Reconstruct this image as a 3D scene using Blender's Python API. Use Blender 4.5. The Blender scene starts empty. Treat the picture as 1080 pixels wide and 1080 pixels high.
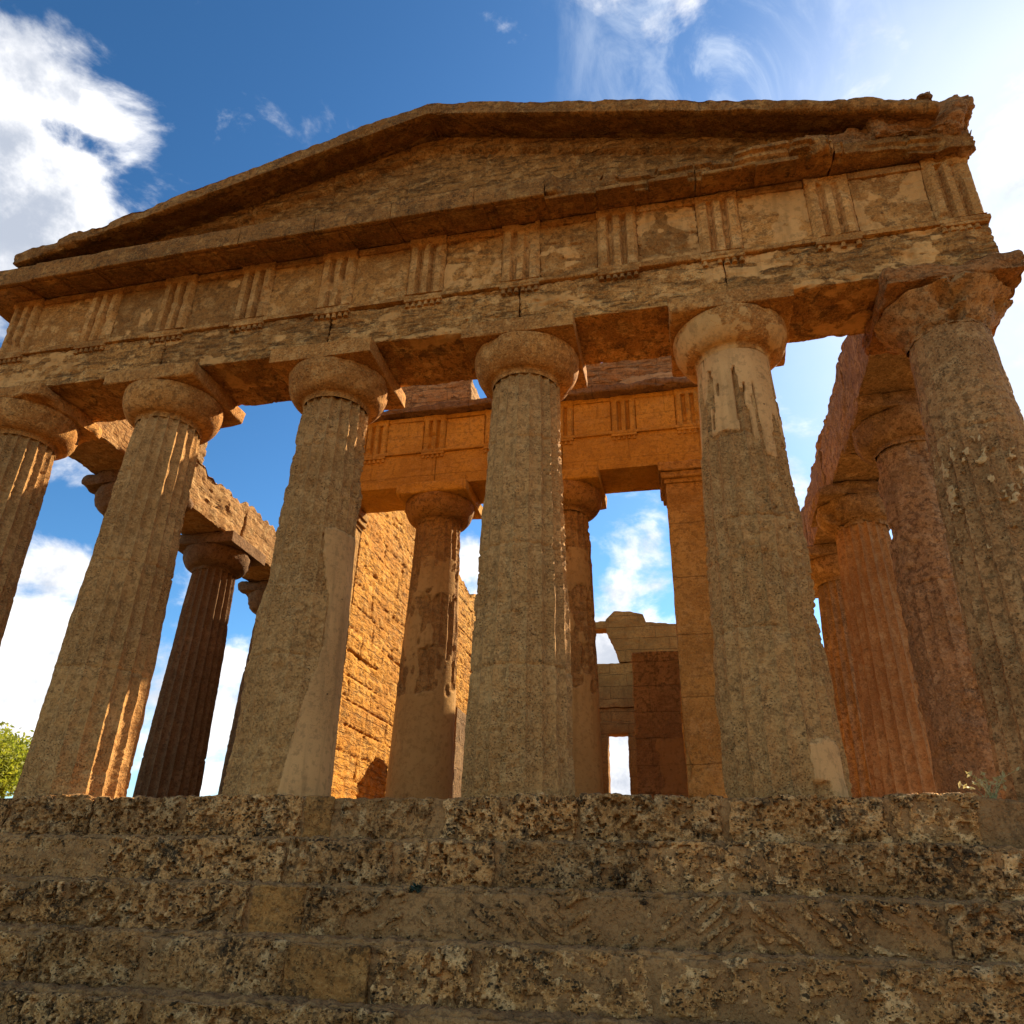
import bpy, math, random
import numpy as np
from mathutils import Vector, Matrix

# ------------------------------------------------------------------ camera, sky, sun, exposure
SC = bpy.context.scene
COL = SC.collection
cam_d = bpy.data.cameras.new("camera")
cam_d.sensor_fit = 'HORIZONTAL'; cam_d.sensor_width = 36.0; cam_d.lens = 36.0 * 812.0 / 1080.0
cam_d.clip_start = 0.05; cam_d.clip_end = 20000
cam = bpy.data.objects.new("camera", cam_d); COL.objects.link(cam); SC.camera = cam
def cam_basis(yaw, pit, rol):
    fw = Vector((math.sin(yaw)*math.cos(pit), math.cos(yaw)*math.cos(pit), math.sin(pit)))
    r0 = Vector((math.cos(yaw), -math.sin(yaw), 0)); u0 = r0.cross(fw)
    r = r0*math.cos(rol) + u0*math.sin(rol); u = -r0*math.sin(rol) + u0*math.cos(rol)
    return r, u, fw
_r, _u, _f = cam_basis(-0.2331, 0.4657, 0.0276)
M = Matrix.Identity(4)
for i in range(3):
    M[i][0], M[i][1], M[i][2] = _r[i], _u[i], -_f[i]
M[0][3], M[1][3], M[2][3] = 3.7104, -9.6331, -1.0363
cam.matrix_world = M

SUN_AZ, SUN_EL = math.radians(35.0), math.radians(39.0)      # azimuth clockwise from +Y (into the temple) towards +X
SUN = Vector((math.sin(SUN_AZ)*math.cos(SUN_EL), math.cos(SUN_AZ)*math.cos(SUN_EL), math.sin(SUN_EL)))
sun_d = bpy.data.lights.new("sun", 'SUN'); sun_d.energy = 5.0; sun_d.angle = math.radians(0.5); sun_d.color = (1.0, 0.84, 0.60)
sun = bpy.data.objects.new("sun", sun_d); COL.objects.link(sun)
sun.rotation_euler = SUN.to_track_quat('Z', 'Y').to_euler(); sun.location = SUN*60

SC.view_settings.view_transform = 'Standard'; SC.view_settings.look = 'None'
SC.view_settings.gamma = 1.0; SC.view_settings.use_curve_mapping = False
SC.view_settings.exposure = 1.18
SC.cycles.max_bounces = 6; SC.cycles.diffuse_bounces = 3; SC.cycles.glossy_bounces = 1; SC.cycles.transmission_bounces = 2

class NT:
    """small node-tree writer"""
    def __init__(s, tree): s.t = tree; s.n = tree.nodes; s.l = tree.links
    def put(s, sock, v):
        if hasattr(v, 'links') or isinstance(v, bpy.types.NodeSocket): s.l.new(v, sock)
        elif v is not None:
            if isinstance(v, (tuple, list)) and len(v) == 3 and sock.type == 'RGBA': v = (*v, 1)
            sock.default_value = v
    def math(s, op, a, b=None, c=None, clamp=False):
        n = s.n.new('ShaderNodeMath'); n.operation = op; n.use_clamp = clamp
        for i, v in enumerate((a, b, c)):
            if v is not None: s.put(n.inputs[i], v)
        return n.outputs[0]
    def vmath(s, op, a, b=None):
        n = s.n.new('ShaderNodeVectorMath'); n.operation = op
        s.put(n.inputs[0], a)
        if b is not None: s.put(n.inputs[1], b)
        return n.outputs['Value'] if op in ('LENGTH', 'DISTANCE', 'DOT_PRODUCT') else n.outputs[0]
    def noise(s, vec, scale, detail=4, rough=0.55, dist=0.0):
        n = s.n.new('ShaderNodeTexNoise'); n.inputs['Scale'].default_value = scale; n.inputs['Detail'].default_value = detail
        n.inputs['Roughness'].default_value = rough; n.inputs['Distortion'].default_value = dist
        s.l.new(vec, n.inputs['Vector']); return n.outputs['Fac']
    def voro(s, vec, scale, feature='F1', rnd=1.0):
        n = s.n.new('ShaderNodeTexVoronoi'); n.feature = feature; n.inputs['Scale'].default_value = scale
        n.inputs['Randomness'].default_value = rnd
        s.l.new(vec, n.inputs['Vector']); return n.outputs['Distance']
    def mapr(s, v, a, b, c=0.0, d=1.0, smooth=True):
        n = s.n.new('ShaderNodeMapRange'); n.interpolation_type = 'SMOOTHSTEP' if smooth else 'LINEAR'
        s.put(n.inputs[0], v)
        for i, x in enumerate((a, b, c, d)): s.put(n.inputs[1+i], x)
        return n.outputs[0]
    def mix(s, f, a, b, mode='MIX'):
        n = s.n.new('ShaderNodeMix'); n.data_type = 'RGBA'; n.blend_type = mode
        s.put(n.inputs[0], f); s.put(n.inputs[6], a); s.put(n.inputs[7], b); return n.outputs[2]
    def mapping(s, vec, scale=(1, 1, 1), rot=(0, 0, 0), loc=(0, 0, 0)):
        n = s.n.new('ShaderNodeMapping'); s.l.new(vec, n.inputs[0])
        n.inputs['Scale'].default_value = scale; n.inputs['Rotation'].default_value = rot; n.inputs['Location'].default_value = loc
        return n.outputs[0]
    def bump(s, h, dist, strength=1.0, normal=None):
        n = s.n.new('ShaderNodeBump'); n.inputs['Distance'].default_value = dist
        s.put(n.inputs['Strength'], strength); s.l.new(h, n.inputs['Height'])
        if normal is not None: s.l.new(normal, n.inputs['Normal'])
        return n.outputs[0]

# ---- world: Nishita sky with clouds placed by direction
W = bpy.data.worlds.new("World"); SC.world = W; W.use_nodes = True
w = NT(W.node_tree); w.n.clear()
sky = w.n.new('ShaderNodeTexSky'); sky.sky_type = 'NISHITA'; sky.sun_disc = False
sky.sun_elevation = SUN_EL; sky.sun_rotation = SUN_AZ
sky.altitude = 100; sky.air_density = 1.0; sky.dust_density = 0.5; sky.ozone_density = 1.6
tc = w.n.new('ShaderNodeTexCoord'); D = tc.outputs['Generated']
warp = w.n.new('ShaderNodeTexNoise'); warp.inputs['Scale'].default_value = 5.0; warp.inputs['Detail'].default_value = 3
w.l.new(D, warp.inputs['Vector'])
wv = w.vmath('SCALE', w.vmath('SUBTRACT', warp.outputs['Color'], (0.5, 0.5, 0.5)))
wv.node.inputs['Scale'].default_value = 0.10
Dw = w.vmath('ADD', D, wv)
n1 = w.noise(w.mapping(D, (1, 1, 1.7)), 7.5, 9, 0.60, 0.25)
BLOBS = [  # direction, angular radius, weight
    ((-0.615, 0.425, 0.67), 0.17, 0.50), ((-0.65, 0.36, 0.68), 0.17, 0.40), ((-0.66, 0.46, 0.60), 0.14, 0.40), ((-0.583, 0.425, 0.692), 0.042, -0.62), ((-0.565, 0.455, 0.69), 0.03, -0.35), ((-0.60, 0.40, 0.70), 0.03, -0.3),
    ((-0.704, 0.66, 0.261), 0.15, 0.44), ((-0.69, 0.70, 0.16), 0.16, 0.48), ((-0.665, 0.67, 0.34), 0.07, 0.30),
    ((-0.55, 0.815, 0.17), 0.15, 0.48), ((-0.54, 0.81, 0.25), 0.06, 0.32), ((-0.58, 0.75, 0.32), 0.06, 0.18), ((-0.501, 0.704, 0.503), 0.035, 0.24), ((-0.66, 0.60, 0.43), 0.05, 0.14),
    ((-0.046, 0.909, 0.414), 0.08, 0.36), ((-0.075, 0.95, 0.30), 0.11, 0.60), ((-0.264, 0.881, 0.391), 0.08, 0.55), ((-0.10, 0.985, 0.12), 0.22, 0.65),
    ((0.03, 0.53, 0.847), 0.05, 0.22), ((0.17, 0.80, 0.57), 0.10, 0.22), ((0.15, 0.88, 0.45), 0.06, 0.32),
    ((0.46, 0.66, 0.62), 0.26, 0.30), ((0.52, 0.80, 0.35), 0.28, 0.6)]
tot = w.math('MULTIPLY_ADD', n1, 1.6, -0.30)
for dvec, rad, wt in BLOBS:
    dd = w.vmath('DISTANCE', Dw, dvec)
    tot = w.math('ADD', tot, w.mapr(dd, rad, 0.0, 0.0, wt))
sepd = w.n.new('ShaderNodeSeparateXYZ'); w.l.new(D, sepd.inputs[0])
back = w.mapr(sepd.outputs[1], 0.25, -0.35, 0.0, 0.20)          # unseen broken cloud added behind the camera as neutral fill for the shaded front
tot = w.math('ADD', tot, back)
cloud = w.mapr(tot, 0.64, 1.0)
shade = w.noise(D, 8, 6, 0.65)
ccol = w.mix(w.math('MULTIPLY_ADD', w.mapr(shade, 0.38, 0.62), .75, w.mapr(tot, 1.35, .85, 0, .3)), (2.9, 3.2, 3.8), (7.4, 7.3, 7.2))
veil = w.math('MULTIPLY', w.mapr(w.vmath('DISTANCE', D, (0.50, 0.66, 0.56)), 0.52, 0.16, 0.0, 0.96), w.mapr(n1, .3, .6, .7, 1.0))   # thin high cloud round the sun
hs = w.n.new('ShaderNodeHueSaturation'); hs.inputs['Saturation'].default_value = 1.14; hs.inputs['Hue'].default_value = 0.487
w.l.new(sky.outputs[0], hs.inputs['Color'])
gm = w.n.new('ShaderNodeGamma'); gm.inputs['Gamma'].default_value = 1.5
w.l.new(w.mix(1.0, hs.outputs[0], (.25, .25, .25), 'MULTIPLY'), gm.inputs['Color'])
deep = w.mix(1.0, gm.outputs[0], (3.6, 3.6, 3.6), 'MULTIPLY')
wn_ = w.noise(w.mapping(D, (4.5, 2.4, 2.6), (0.3, 0.2, 0.9)), 2.2, 7, 0.64, 1.2)                 # thin wind-drawn streaks
wisp = w.math('MULTIPLY', w.mapr(wn_, .40, .78, 0, .62), w.mapr(w.vmath('DISTANCE', D, (0.09, 0.53, 0.845)), 0.22, 0.06))
deep = w.mix(wisp, deep, (5.4, 5.9, 6.5))
col = w.mix(cloud, w.mix(veil, deep, (4.5, 5.05, 5.8)), ccol)
bg = w.n.new('ShaderNodeBackground'); bg.inputs['Strength'].default_value = 0.085
w.l.new(col, bg.inputs['Color'])
wo = w.n.new('ShaderNodeOutputWorld'); w.l.new(bg.outputs[0], wo.inputs['Surface'])

# ------------------------------------------------------------------ numpy noise and mesh helpers
RNG = np.random.default_rng(7)
TAB = RNG.random((64, 64, 64)).astype(np.float32)*2 - 1
def vn(P):
    i = np.floor(P).astype(np.int64); f = (P - i).astype(np.float32); u = f*f*f*(f*(f*6-15)+10)
    i &= 63; j = (i+1) & 63
    x0, y0, z0 = i[:, 0], i[:, 1], i[:, 2]; x1, y1, z1 = j[:, 0], j[:, 1], j[:, 2]
    ux, uy, uz = u[:, 0], u[:, 1], u[:, 2]
    a = TAB[x0, y0, z0]*(1-ux) + TAB[x1, y0, z0]*ux; b = TAB[x0, y1, z0]*(1-ux) + TAB[x1, y1, z0]*ux
    c = TAB[x0, y0, z1]*(1-ux) + TAB[x1, y0, z1]*ux; d = TAB[x0, y1, z1]*(1-ux) + TAB[x1, y1, z1]*ux
    return (a*(1-uy)+b*uy)*(1-uz) + (c*(1-uy)+d*uy)*uz
def fbm(P, s=1.0, o=3, g=0.5, off=0.0):
    t = 0; a = 1; P = np.asarray(P)*s + off
    for _ in range(o):
        t = t + a*vn(P); P = P*2.03 + 17.3; a *= g
    return t
def sst(x, a, b):
    t = np.clip((x-a)/(b-a), 0, 1); return t*t*(3-2*t)

def to_obj(name, V, F, mat, parent=None, loc=(0, 0, 0), sharp=50, attr=None):
    """one mesh object; V is in world space, loc is the object's origin"""
    V = np.asarray(V, np.float32) - np.array(loc, np.float32); F = np.asarray(F, np.int32)
    me = bpy.data.meshes.new(name); k = F.shape[1]
    me.vertices.add(len(V)); me.vertices.foreach_set('co', V.ravel())
    me.loops.add(F.size); me.loops.foreach_set('vertex_index', F.ravel())
    me.polygons.add(len(F)); me.polygons.foreach_set('loop_start', np.arange(0, F.size, k, dtype=np.int32))
    me.update(calc_edges=True)
    me.polygons.foreach_set('use_smooth', np.ones(len(F), bool))
    if sharp: me.set_sharp_from_angle(angle=math.radians(sharp))
    if attr is not None:
        a = me.attributes.new('patch', 'FLOAT', 'POINT'); a.data.foreach_set('value', np.asarray(attr, np.float32))
    me.materials.append(mat)
    o = bpy.data.objects.new(name, me); COL.objects.link(o)
    if parent is not None:
        o.parent = parent; o.location = Vector(loc) - parent.location
    else: o.location = loc
    return o
def tag(o, label, cat, group=None, kind=None):
    o['label'] = label; o['category'] = cat
    if group: o['group'] = group
    o['kind'] = kind or 'thing'
    return o
def thing(name, loc, label, cat, group=None):
    o = bpy.data.objects.new(name, None); COL.objects.link(o); o.location = loc; o.empty_display_size = 0.2
    return tag(o, label, cat, group)

def coords(a, b, res, e=0.012):
    n = max(2, int(round((b-a)/res))+1); c = np.linspace(a, b, n)
    if b-a > 6*e: c = np.concatenate([c, [a+e, a+2.5*e, b-e, b-2.5*e]])
    return np.unique(np.round(c, 5))
def box_grid(lo, hi, res, skip=''):
    lo = np.array(lo, float); hi = np.array(hi, float)
    if np.isscalar(res): res = (res,)*3
    cs = [coords(lo[k], hi[k], res[k]) for k in range(3)]
    Vs, Fs, n0 = [], [], 0
    for ax in range(3):
        a, b = (ax+1) % 3, (ax+2) % 3
        for side, val in ((0, lo[ax]), (1, hi[ax])):
            if 'xyz'[ax]+'-+'[side] in skip: continue
            A, B = np.meshgrid(cs[a], cs[b], indexing='ij'); n, m = A.shape
            P = np.empty((n*m, 3)); P[:, a] = A.ravel(); P[:, b] = B.ravel(); P[:, ax] = val
            I = np.arange(n*m).reshape(n, m)
            q = np.stack([I[:-1, :-1], I[1:, :-1], I[1:, 1:], I[:-1, 1:]], -1).reshape(-1, 4)
            if side == 0: q = q[:, ::-1]
            Vs.append(P); Fs.append(q+n0); n0 += n*m
    V = np.concatenate(Vs); F = np.concatenate(Fs)
    key = np.round(V*20000).astype(np.int64)
    _, idx, inv = np.unique(key, axis=0, return_index=True, return_inverse=True)
    return V[idx], inv.ravel()[F]
def rock(lo, hi, res=0.05, r0=0.006, r1=0.03, amp=0.008, freq=2.2, strata=0.0, pits=0.0, skip='', T=None, seed=0.0,
         low=0.0, bed=(0, 0, 1), chip=None, sfreq=15.0, pfreq=17.0, extra=None, smask=-.45):
    """weathered block: rounded and chipped edges, rough faces, bedding grooves, pits"""
    lo = np.array(lo, float); hi = np.array(hi, float)
    V, F = box_grid(lo, hi, res, skip)
    P = V if T is None else T(V)
    c = fbm(P, 1.7, 2, .6, seed) ; c2 = vn(P*7.0+seed)
    r = r0 + r1*np.clip(c*1.3+.35*c2+.15, 0, 2.2)
    if chip is not None: r = r*chip(P)
    r = np.minimum(r, 0.49*(hi-lo).min())[:, None]
    q = np.clip(V, lo+r, hi-r); d = V-q
    L = np.maximum(np.linalg.norm(d, axis=1), 1e-9)[:, None]; N = d/L
    V2 = q + r*N
    if T is not None:
        o = T(np.zeros((1, 3))); N = T(N)-o; P2 = T(V2)
    else: P2 = V2
    h = amp*fbm(P2, freq*2, 4, .55, seed)
    if low: h = h + low*fbm(P2, .9, 2, .5, seed+3)
    if strata:
        b = np.array(bed, float); b /= np.linalg.norm(b)
        t = (P2@b)*sfreq + 1.3*fbm(P2, 1.6, 2, .5, seed)
        A = np.stack([t, (P2[:, 0]+P2[:, 1])*2.6, P2[:, 2]*1.1*(1-abs(b[2]))+P2[:, 0]*.3], -1)
        s = vn(A+seed) + .5*vn(A*[2.1, 2.7, 2.]+5)
        mk = sst(fbm(P2, .8, 2, .6, seed+9), smask, smask+.8)
        h = h - strata*mk*sst(s, .0, .75)
    if pits:
        pn = vn(P2*pfreq+seed) + .55*vn(P2*pfreq*2.1+seed+3)
        mk = sst(fbm(P2, 1.6, 2, .6, seed+21), -1.0, -.1)
        h = h - pits*mk*sst(pn, .26, .52)
    if extra is not None: h = h + extra(P2, N)
    return P2 + N*h[:, None], F
def join(parts):
    V, F, n = [], [], 0
    for v, f in parts:
        V.append(v); F.append(f+n); n += len(v)
    return np.concatenate(V), np.concatenate(F)
def lathe(prof, n, closed_top=False):
    """prof: (k,2) radius,z"""
    prof = np.asarray(prof); a = np.linspace(0, 2*np.pi, n, endpoint=False); k = len(prof)
    V = np.stack([prof[:, None, 0]*np.cos(a), prof[:, None, 0]*np.sin(a), np.repeat(prof[:, 1:2], n, 1)], -1).reshape(-1, 3)
    I = np.arange(k*n).reshape(k, n); J = np.roll(I, -1, 1)
    F = np.stack([I[:-1], J[:-1], J[1:], I[1:]], -1).reshape(-1, 4)
    return V, F
def tube(pts, radii, n=8):
    pts = [Vector(p) for p in pts]; V = []; 
    for i, p in enumerate(pts):
        t = (pts[min(i+1, len(pts)-1)] - pts[max(i-1, 0)]).normalized()
        a = t.orthogonal().normalized(); b = t.cross(a)
        for k in range(n):
            th = 2*math.pi*k/n; V.append(p + radii[i]*(a*math.cos(th)+b*math.sin(th)))
    I = np.arange(len(pts)*n).reshape(len(pts), n); J = np.roll(I, -1, 1)
    return np.array(V), np.stack([I[:-1], J[:-1], J[1:], I[1:]], -1).reshape(-1, 4)

# ------------------------------------------------------------------ materials
def stone(name, c1, c2, dark, light=None, dk=0.35, lt=0.25, pit=0.4, strata=0.3, rough=0.93, patch=None, joint=None, grain=1.0,
          crack=0.0, pscale=22.0, crust=0.0, warm=True, var=.16, spots=0.0, dens=0.0):
    k = (1.17, .965, .80) if warm else (1, 1, 1)
    w3 = lambda q: tuple(min(.9, a*b) for a, b in zip(q, k))
    c1, c2, dark, light = w3(c1), w3(c2), w3(dark), w3(light) if light else None
    if patch: patch = (w3(patch[0]), w3(patch[1]))
    m = bpy.data.materials.new(name); m.use_nodes = True; t = NT(m.node_tree); t.n.clear()
    out = t.n.new('ShaderNodeOutputMaterial'); bs = t.n.new('ShaderNodeBsdfPrincipled'); t.l.new(bs.outputs[0], out.inputs[0])
    bs.inputs['Roughness'].default_value = rough; bs.inputs['Specular IOR Level'].default_value = 0.15
    P = t.n.new('ShaderNodeNewGeometry').outputs['Position']
    oi = t.n.new('ShaderNodeObjectInfo').outputs['Random']
    big = t.noise(P, 0.9, 3, .6); med = t.noise(P, 3.7, 4, .65); fine = t.noise(P, 34, 3, .7); mid2 = t.noise(P, 11, 3, .65)
    Ps = t.mapping(P, (2.8, 2.8, 12)); lam = t.noise(Ps, 1.0, 4, .62, .6)
    c = t.mix(t.mapr(big, .36, .64), c1, c2)
    c = t.mix(t.mapr(med, .5, .62, 0, lt), c, light or tuple(min(1, x*1.5) for x in c2))
    c = t.mix(t.math('MULTIPLY', t.mapr(mid2, .49, .60), t.mapr(big, .62, .4, dk*.35, dk)), c, dark)
    c = t.mix(t.mapr(fine, .54, .66, 0, .55*dk+.1), c, dark)
    c = t.mix(t.mapr(fine, .46, .34, 0, .38), c, light or tuple(min(1, x*1.5) for x in c2))
    if strata:
      c = t.mix(t.math('MULTIPLY', t.mapr(lam, .52, .62, 0, strata*.75), t.mapr(med, .36, .56, .25, 1)), c, dark)
      vs = t.noise(t.mapping(P, (5, 5, .55)), 1.0, 3, .6)
      c = t.mix(t.mapr(vs, .56, .74, 0, .5*dk), c, dark)
    if crust:
        k = t.math('MULTIPLY', t.mapr(t.noise(P, 2.2, 6, .7), .50, .62), t.mapr(t.noise(P, 17, 3, .7), .42, .56))
        c = t.mix(t.math('MULTIPLY', k, crust), c, (0.02, 0.018, 0.014))
    c = t.mix(t.math('MULTIPLY', oi, var), c, dark)
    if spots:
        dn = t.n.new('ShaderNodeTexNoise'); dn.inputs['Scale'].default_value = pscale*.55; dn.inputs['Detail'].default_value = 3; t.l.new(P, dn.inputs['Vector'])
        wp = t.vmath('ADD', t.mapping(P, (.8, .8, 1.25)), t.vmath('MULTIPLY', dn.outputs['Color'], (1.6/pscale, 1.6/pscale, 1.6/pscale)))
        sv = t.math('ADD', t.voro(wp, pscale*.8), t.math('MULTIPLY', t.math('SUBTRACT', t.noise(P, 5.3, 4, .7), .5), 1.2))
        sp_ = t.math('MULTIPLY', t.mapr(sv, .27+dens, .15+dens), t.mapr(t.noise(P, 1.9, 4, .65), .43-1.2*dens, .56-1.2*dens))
        c = t.mix(t.math('MULTIPLY', sp_, spots), c, (.035, .025, .015))  # darkened pit interiors: dirt and lichen, with pit shade painted into the colour
    pits = t.mapr(t.voro(P, pscale), .20, .36)
    pmask = t.mapr(big, .42, .58, .25, 1)
    ph = t.math('MULTIPLY', t.math('SUBTRACT', 1.0, pits), pmask)
    h = t.math('MULTIPLY', mid2, .9*grain)
    h = t.math('ADD', h, t.math('MULTIPLY', fine, .45*grain))
    if strata > .5: h = t.math('SUBTRACT', h, t.math('MULTIPLY', t.mapr(lam, .45, .7), 1.1*strata))
    if pit: h = t.math('SUBTRACT', h, t.math('MULTIPLY', ph, 1.1*pit))
    if crack:
        dv = t.n.new('ShaderNodeTexNoise'); dv.inputs['Scale'].default_value = 3.0; dv.inputs['Detail'].default_value = 4; t.l.new(P, dv.inputs['Vector'])
        pv = t.vmath('ADD', P, t.vmath('MULTIPLY', dv.outputs['Color'], (.22, .22, .3)))
        ck = t.mapr(t.voro(t.mapping(pv, (1, 1, .8)), 4.2, 'DISTANCE_TO_EDGE'), .035, .0)
        ck = t.math('MULTIPLY', ck, t.mapr(t.noise(P, 1.1, 2), .42, .58))
        h = t.math('SUBTRACT', h, t.math('MULTIPLY', ck, crack))
    pv_f = None
    if joint:
        ax, bw, bh, js = joint
        sp = t.n.new('ShaderNodeSeparateXYZ'); t.l.new(P, sp.inputs[0]); cb = t.n.new('ShaderNodeCombineXYZ')
        t.l.new(sp.outputs[ax], cb.inputs[0]); t.l.new(sp.outputs[2], cb.inputs[1])
        wn = t.n.new('ShaderNodeTexNoise'); wn.inputs['Scale'].default_value = 2.0; t.l.new(P, wn.inputs['Vector'])
        vv = t.vmath('ADD', cb.outputs[0], t.vmath('MULTIPLY', wn.outputs['Color'], (.07, .07, 0)))
        br = t.n.new('ShaderNodeTexBrick'); t.l.new(vv, br.inputs['Vector'])
        br.inputs['Scale'].default_value = 1; br.inputs['Brick Width'].default_value = bw; br.inputs['Row Height'].default_value = bh
        br.inputs['Mortar Size'].default_value = .012; br.inputs['Mortar Smooth'].default_value = .6; br.offset = .45
        br.inputs['Color1'].default_value = (.0, 0, 0, 1); br.inputs['Color2'].default_value = (1, 1, 1, 1); br.inputs['Mortar'].default_value = (.4, .4, .4, 1)
        h = t.math('SUBTRACT', h, t.math('MULTIPLY', br.outputs['Fac'], 1.6*js))
        c = t.mix(t.math('MULTIPLY', br.outputs['Color'], .38*js), c, tuple(x*.52 for x in c1))
        c = t.mix(t.math('MULTIPLY', br.outputs['Fac'], .5*js), c, dark)
    nb = t.bump(h, .03)
    if patch:
        at = t.n.new('ShaderNodeAttribute'); at.attribute_name = 'patch'
        jig = t.math('ADD', at.outputs['Fac'], t.math('MULTIPLY', t.math('SUBTRACT', t.noise(P, 7, 4, .65), .5), .6))
        f = t.mapr(jig, .44, .54)
        pc = t.mix(t.mapr(big, .35, .65), patch[0], patch[1])
        pc = t.mix(t.mapr(t.noise(P, 5.5, 5, .7), .52, .75, 0, .45), pc, tuple(x*.62 for x in patch[0]))
        pc = t.mix(t.mapr(t.voro(P, 3.4), .055, .035, 0, .85), pc, (.03, .024, .018))       # small drilled holes, their inner shade painted as dark dots
        pc = t.mix(t.mapr(fine, .6, .75, 0, .2), pc, dark)
        pc = t.mix(t.mapr(mid2, .5, .64, 0, .35), pc, tuple(x*.55 for x in patch[1]))
        pc = t.mix(t.mapr(t.noise(t.mapping(P, (6, 6, .7)), 1.0, 4, .6), .5, .7, 0, .45), pc, tuple(x*.6 for x in patch[1]))
        c = t.mix(f, c, pc)
        hh = t.math('MULTIPLY', h, t.math('SUBTRACT', 1.0, t.math('MULTIPLY', f, .72)))
        nb = t.bump(t.math('ADD', hh, t.math('MULTIPLY', f, .5)), .03)
    if warm:
        gmm = t.n.new('ShaderNodeGamma'); gmm.inputs['Gamma'].default_value = 1.18; t.l.new(c, gmm.inputs['Color'])
        c = t.mix(1.0, gmm.outputs[0], (1.36, 1.46, 1.33), 'MULTIPLY')
    t.l.new(c, bs.inputs['Base Color']); t.l.new(nb, bs.inputs['Normal'])
    return m
OCH1, OCH2, DRK, LGT = (.45, .262, .102), (.34, .19, .072), (.075, .042, .02), (.62, .43, .22)
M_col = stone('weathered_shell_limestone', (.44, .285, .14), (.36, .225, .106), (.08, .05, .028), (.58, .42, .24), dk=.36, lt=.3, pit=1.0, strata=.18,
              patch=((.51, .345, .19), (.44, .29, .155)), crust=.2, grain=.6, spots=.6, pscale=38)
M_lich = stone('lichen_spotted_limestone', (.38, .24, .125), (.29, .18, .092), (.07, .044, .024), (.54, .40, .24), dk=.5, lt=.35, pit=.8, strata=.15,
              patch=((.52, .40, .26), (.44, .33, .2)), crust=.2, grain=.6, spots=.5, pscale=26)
M_cap = stone('smooth_capital_limestone', (.44, .255, .10), (.34, .185, .07), (.10, .055, .025), LGT, dk=.5, lt=.35, pit=.5, strata=.15, patch=((.50, .345, .18), (.43, .285, .14)), crust=.2, grain=.7)
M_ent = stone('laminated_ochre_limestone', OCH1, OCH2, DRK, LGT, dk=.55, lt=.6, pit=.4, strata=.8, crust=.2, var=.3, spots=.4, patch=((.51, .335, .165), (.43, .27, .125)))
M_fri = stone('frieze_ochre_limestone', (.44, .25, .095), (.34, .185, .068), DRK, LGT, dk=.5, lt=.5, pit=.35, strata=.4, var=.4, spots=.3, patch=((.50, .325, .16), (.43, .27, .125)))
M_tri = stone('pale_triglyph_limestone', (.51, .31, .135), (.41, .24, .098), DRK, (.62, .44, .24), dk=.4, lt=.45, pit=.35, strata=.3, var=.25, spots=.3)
M_cor = stone('dark_crusted_cornice', (.32, .175, .065), (.23, .125, .046), (.045, .028, .014), (.50, .33, .15), dk=.5, lt=.4, pit=.4, strata=.35, crust=.4)
M_corner = stone('eroded_corner_limestone', (.33, .18, .082), (.28, .165, .085), (.08, .045, .025), (.46, .31, .18), dk=.5, pit=.5, strata=.6, crust=.2)
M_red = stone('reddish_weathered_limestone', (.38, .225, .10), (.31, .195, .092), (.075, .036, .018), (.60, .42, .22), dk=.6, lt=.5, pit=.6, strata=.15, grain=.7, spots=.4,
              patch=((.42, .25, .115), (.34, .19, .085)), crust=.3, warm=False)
M_flute = stone('orange_fluted_limestone', (.50, .265, .10), (.38, .19, .07), (.10, .045, .02), (.62, .42, .2), dk=.45, lt=.4, pit=.4, strata=.1, warm=False, grain=.5, patch=((.56, .33, .15), (.47, .27, .12)))
M_stub = stone('ragged_brown_masonry', (.62, .33, .11), (.48, .245, .08), (.09, .045, .018), (.62, .40, .17), dk=.6, lt=.45, pit=.4, strata=.8, warm=False, joint=(0, .9, .34, .5), patch=((.60, .40, .18), (.52, .33, .14)))
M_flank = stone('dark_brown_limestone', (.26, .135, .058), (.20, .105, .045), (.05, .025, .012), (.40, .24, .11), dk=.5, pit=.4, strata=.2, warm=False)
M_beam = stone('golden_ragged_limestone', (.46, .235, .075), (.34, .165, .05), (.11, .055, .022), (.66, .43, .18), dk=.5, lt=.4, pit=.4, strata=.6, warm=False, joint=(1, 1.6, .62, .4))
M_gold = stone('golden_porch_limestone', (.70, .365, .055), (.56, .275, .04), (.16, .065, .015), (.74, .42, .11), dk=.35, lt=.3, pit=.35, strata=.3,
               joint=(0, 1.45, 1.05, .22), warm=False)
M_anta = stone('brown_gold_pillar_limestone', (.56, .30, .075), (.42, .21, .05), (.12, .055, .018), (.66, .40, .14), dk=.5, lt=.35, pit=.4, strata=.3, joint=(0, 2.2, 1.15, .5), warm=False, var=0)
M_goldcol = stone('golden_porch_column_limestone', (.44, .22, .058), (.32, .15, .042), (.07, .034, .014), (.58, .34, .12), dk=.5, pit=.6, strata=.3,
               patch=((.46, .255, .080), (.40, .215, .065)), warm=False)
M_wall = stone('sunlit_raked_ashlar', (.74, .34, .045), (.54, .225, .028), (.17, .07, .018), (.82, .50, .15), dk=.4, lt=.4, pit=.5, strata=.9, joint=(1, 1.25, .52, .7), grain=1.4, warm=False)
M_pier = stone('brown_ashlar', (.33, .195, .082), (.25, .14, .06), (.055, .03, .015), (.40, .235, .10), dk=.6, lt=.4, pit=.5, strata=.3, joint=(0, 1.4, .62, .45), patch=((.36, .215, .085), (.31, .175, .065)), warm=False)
M_far = stone('grey_brown_ashlar', (.38, .23, .09), (.29, .17, .065), (.09, .055, .03), (.42, .28, .13), dk=.4, pit=.4, strata=.3, joint=(0, 1.5, .6, .9))
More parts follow.
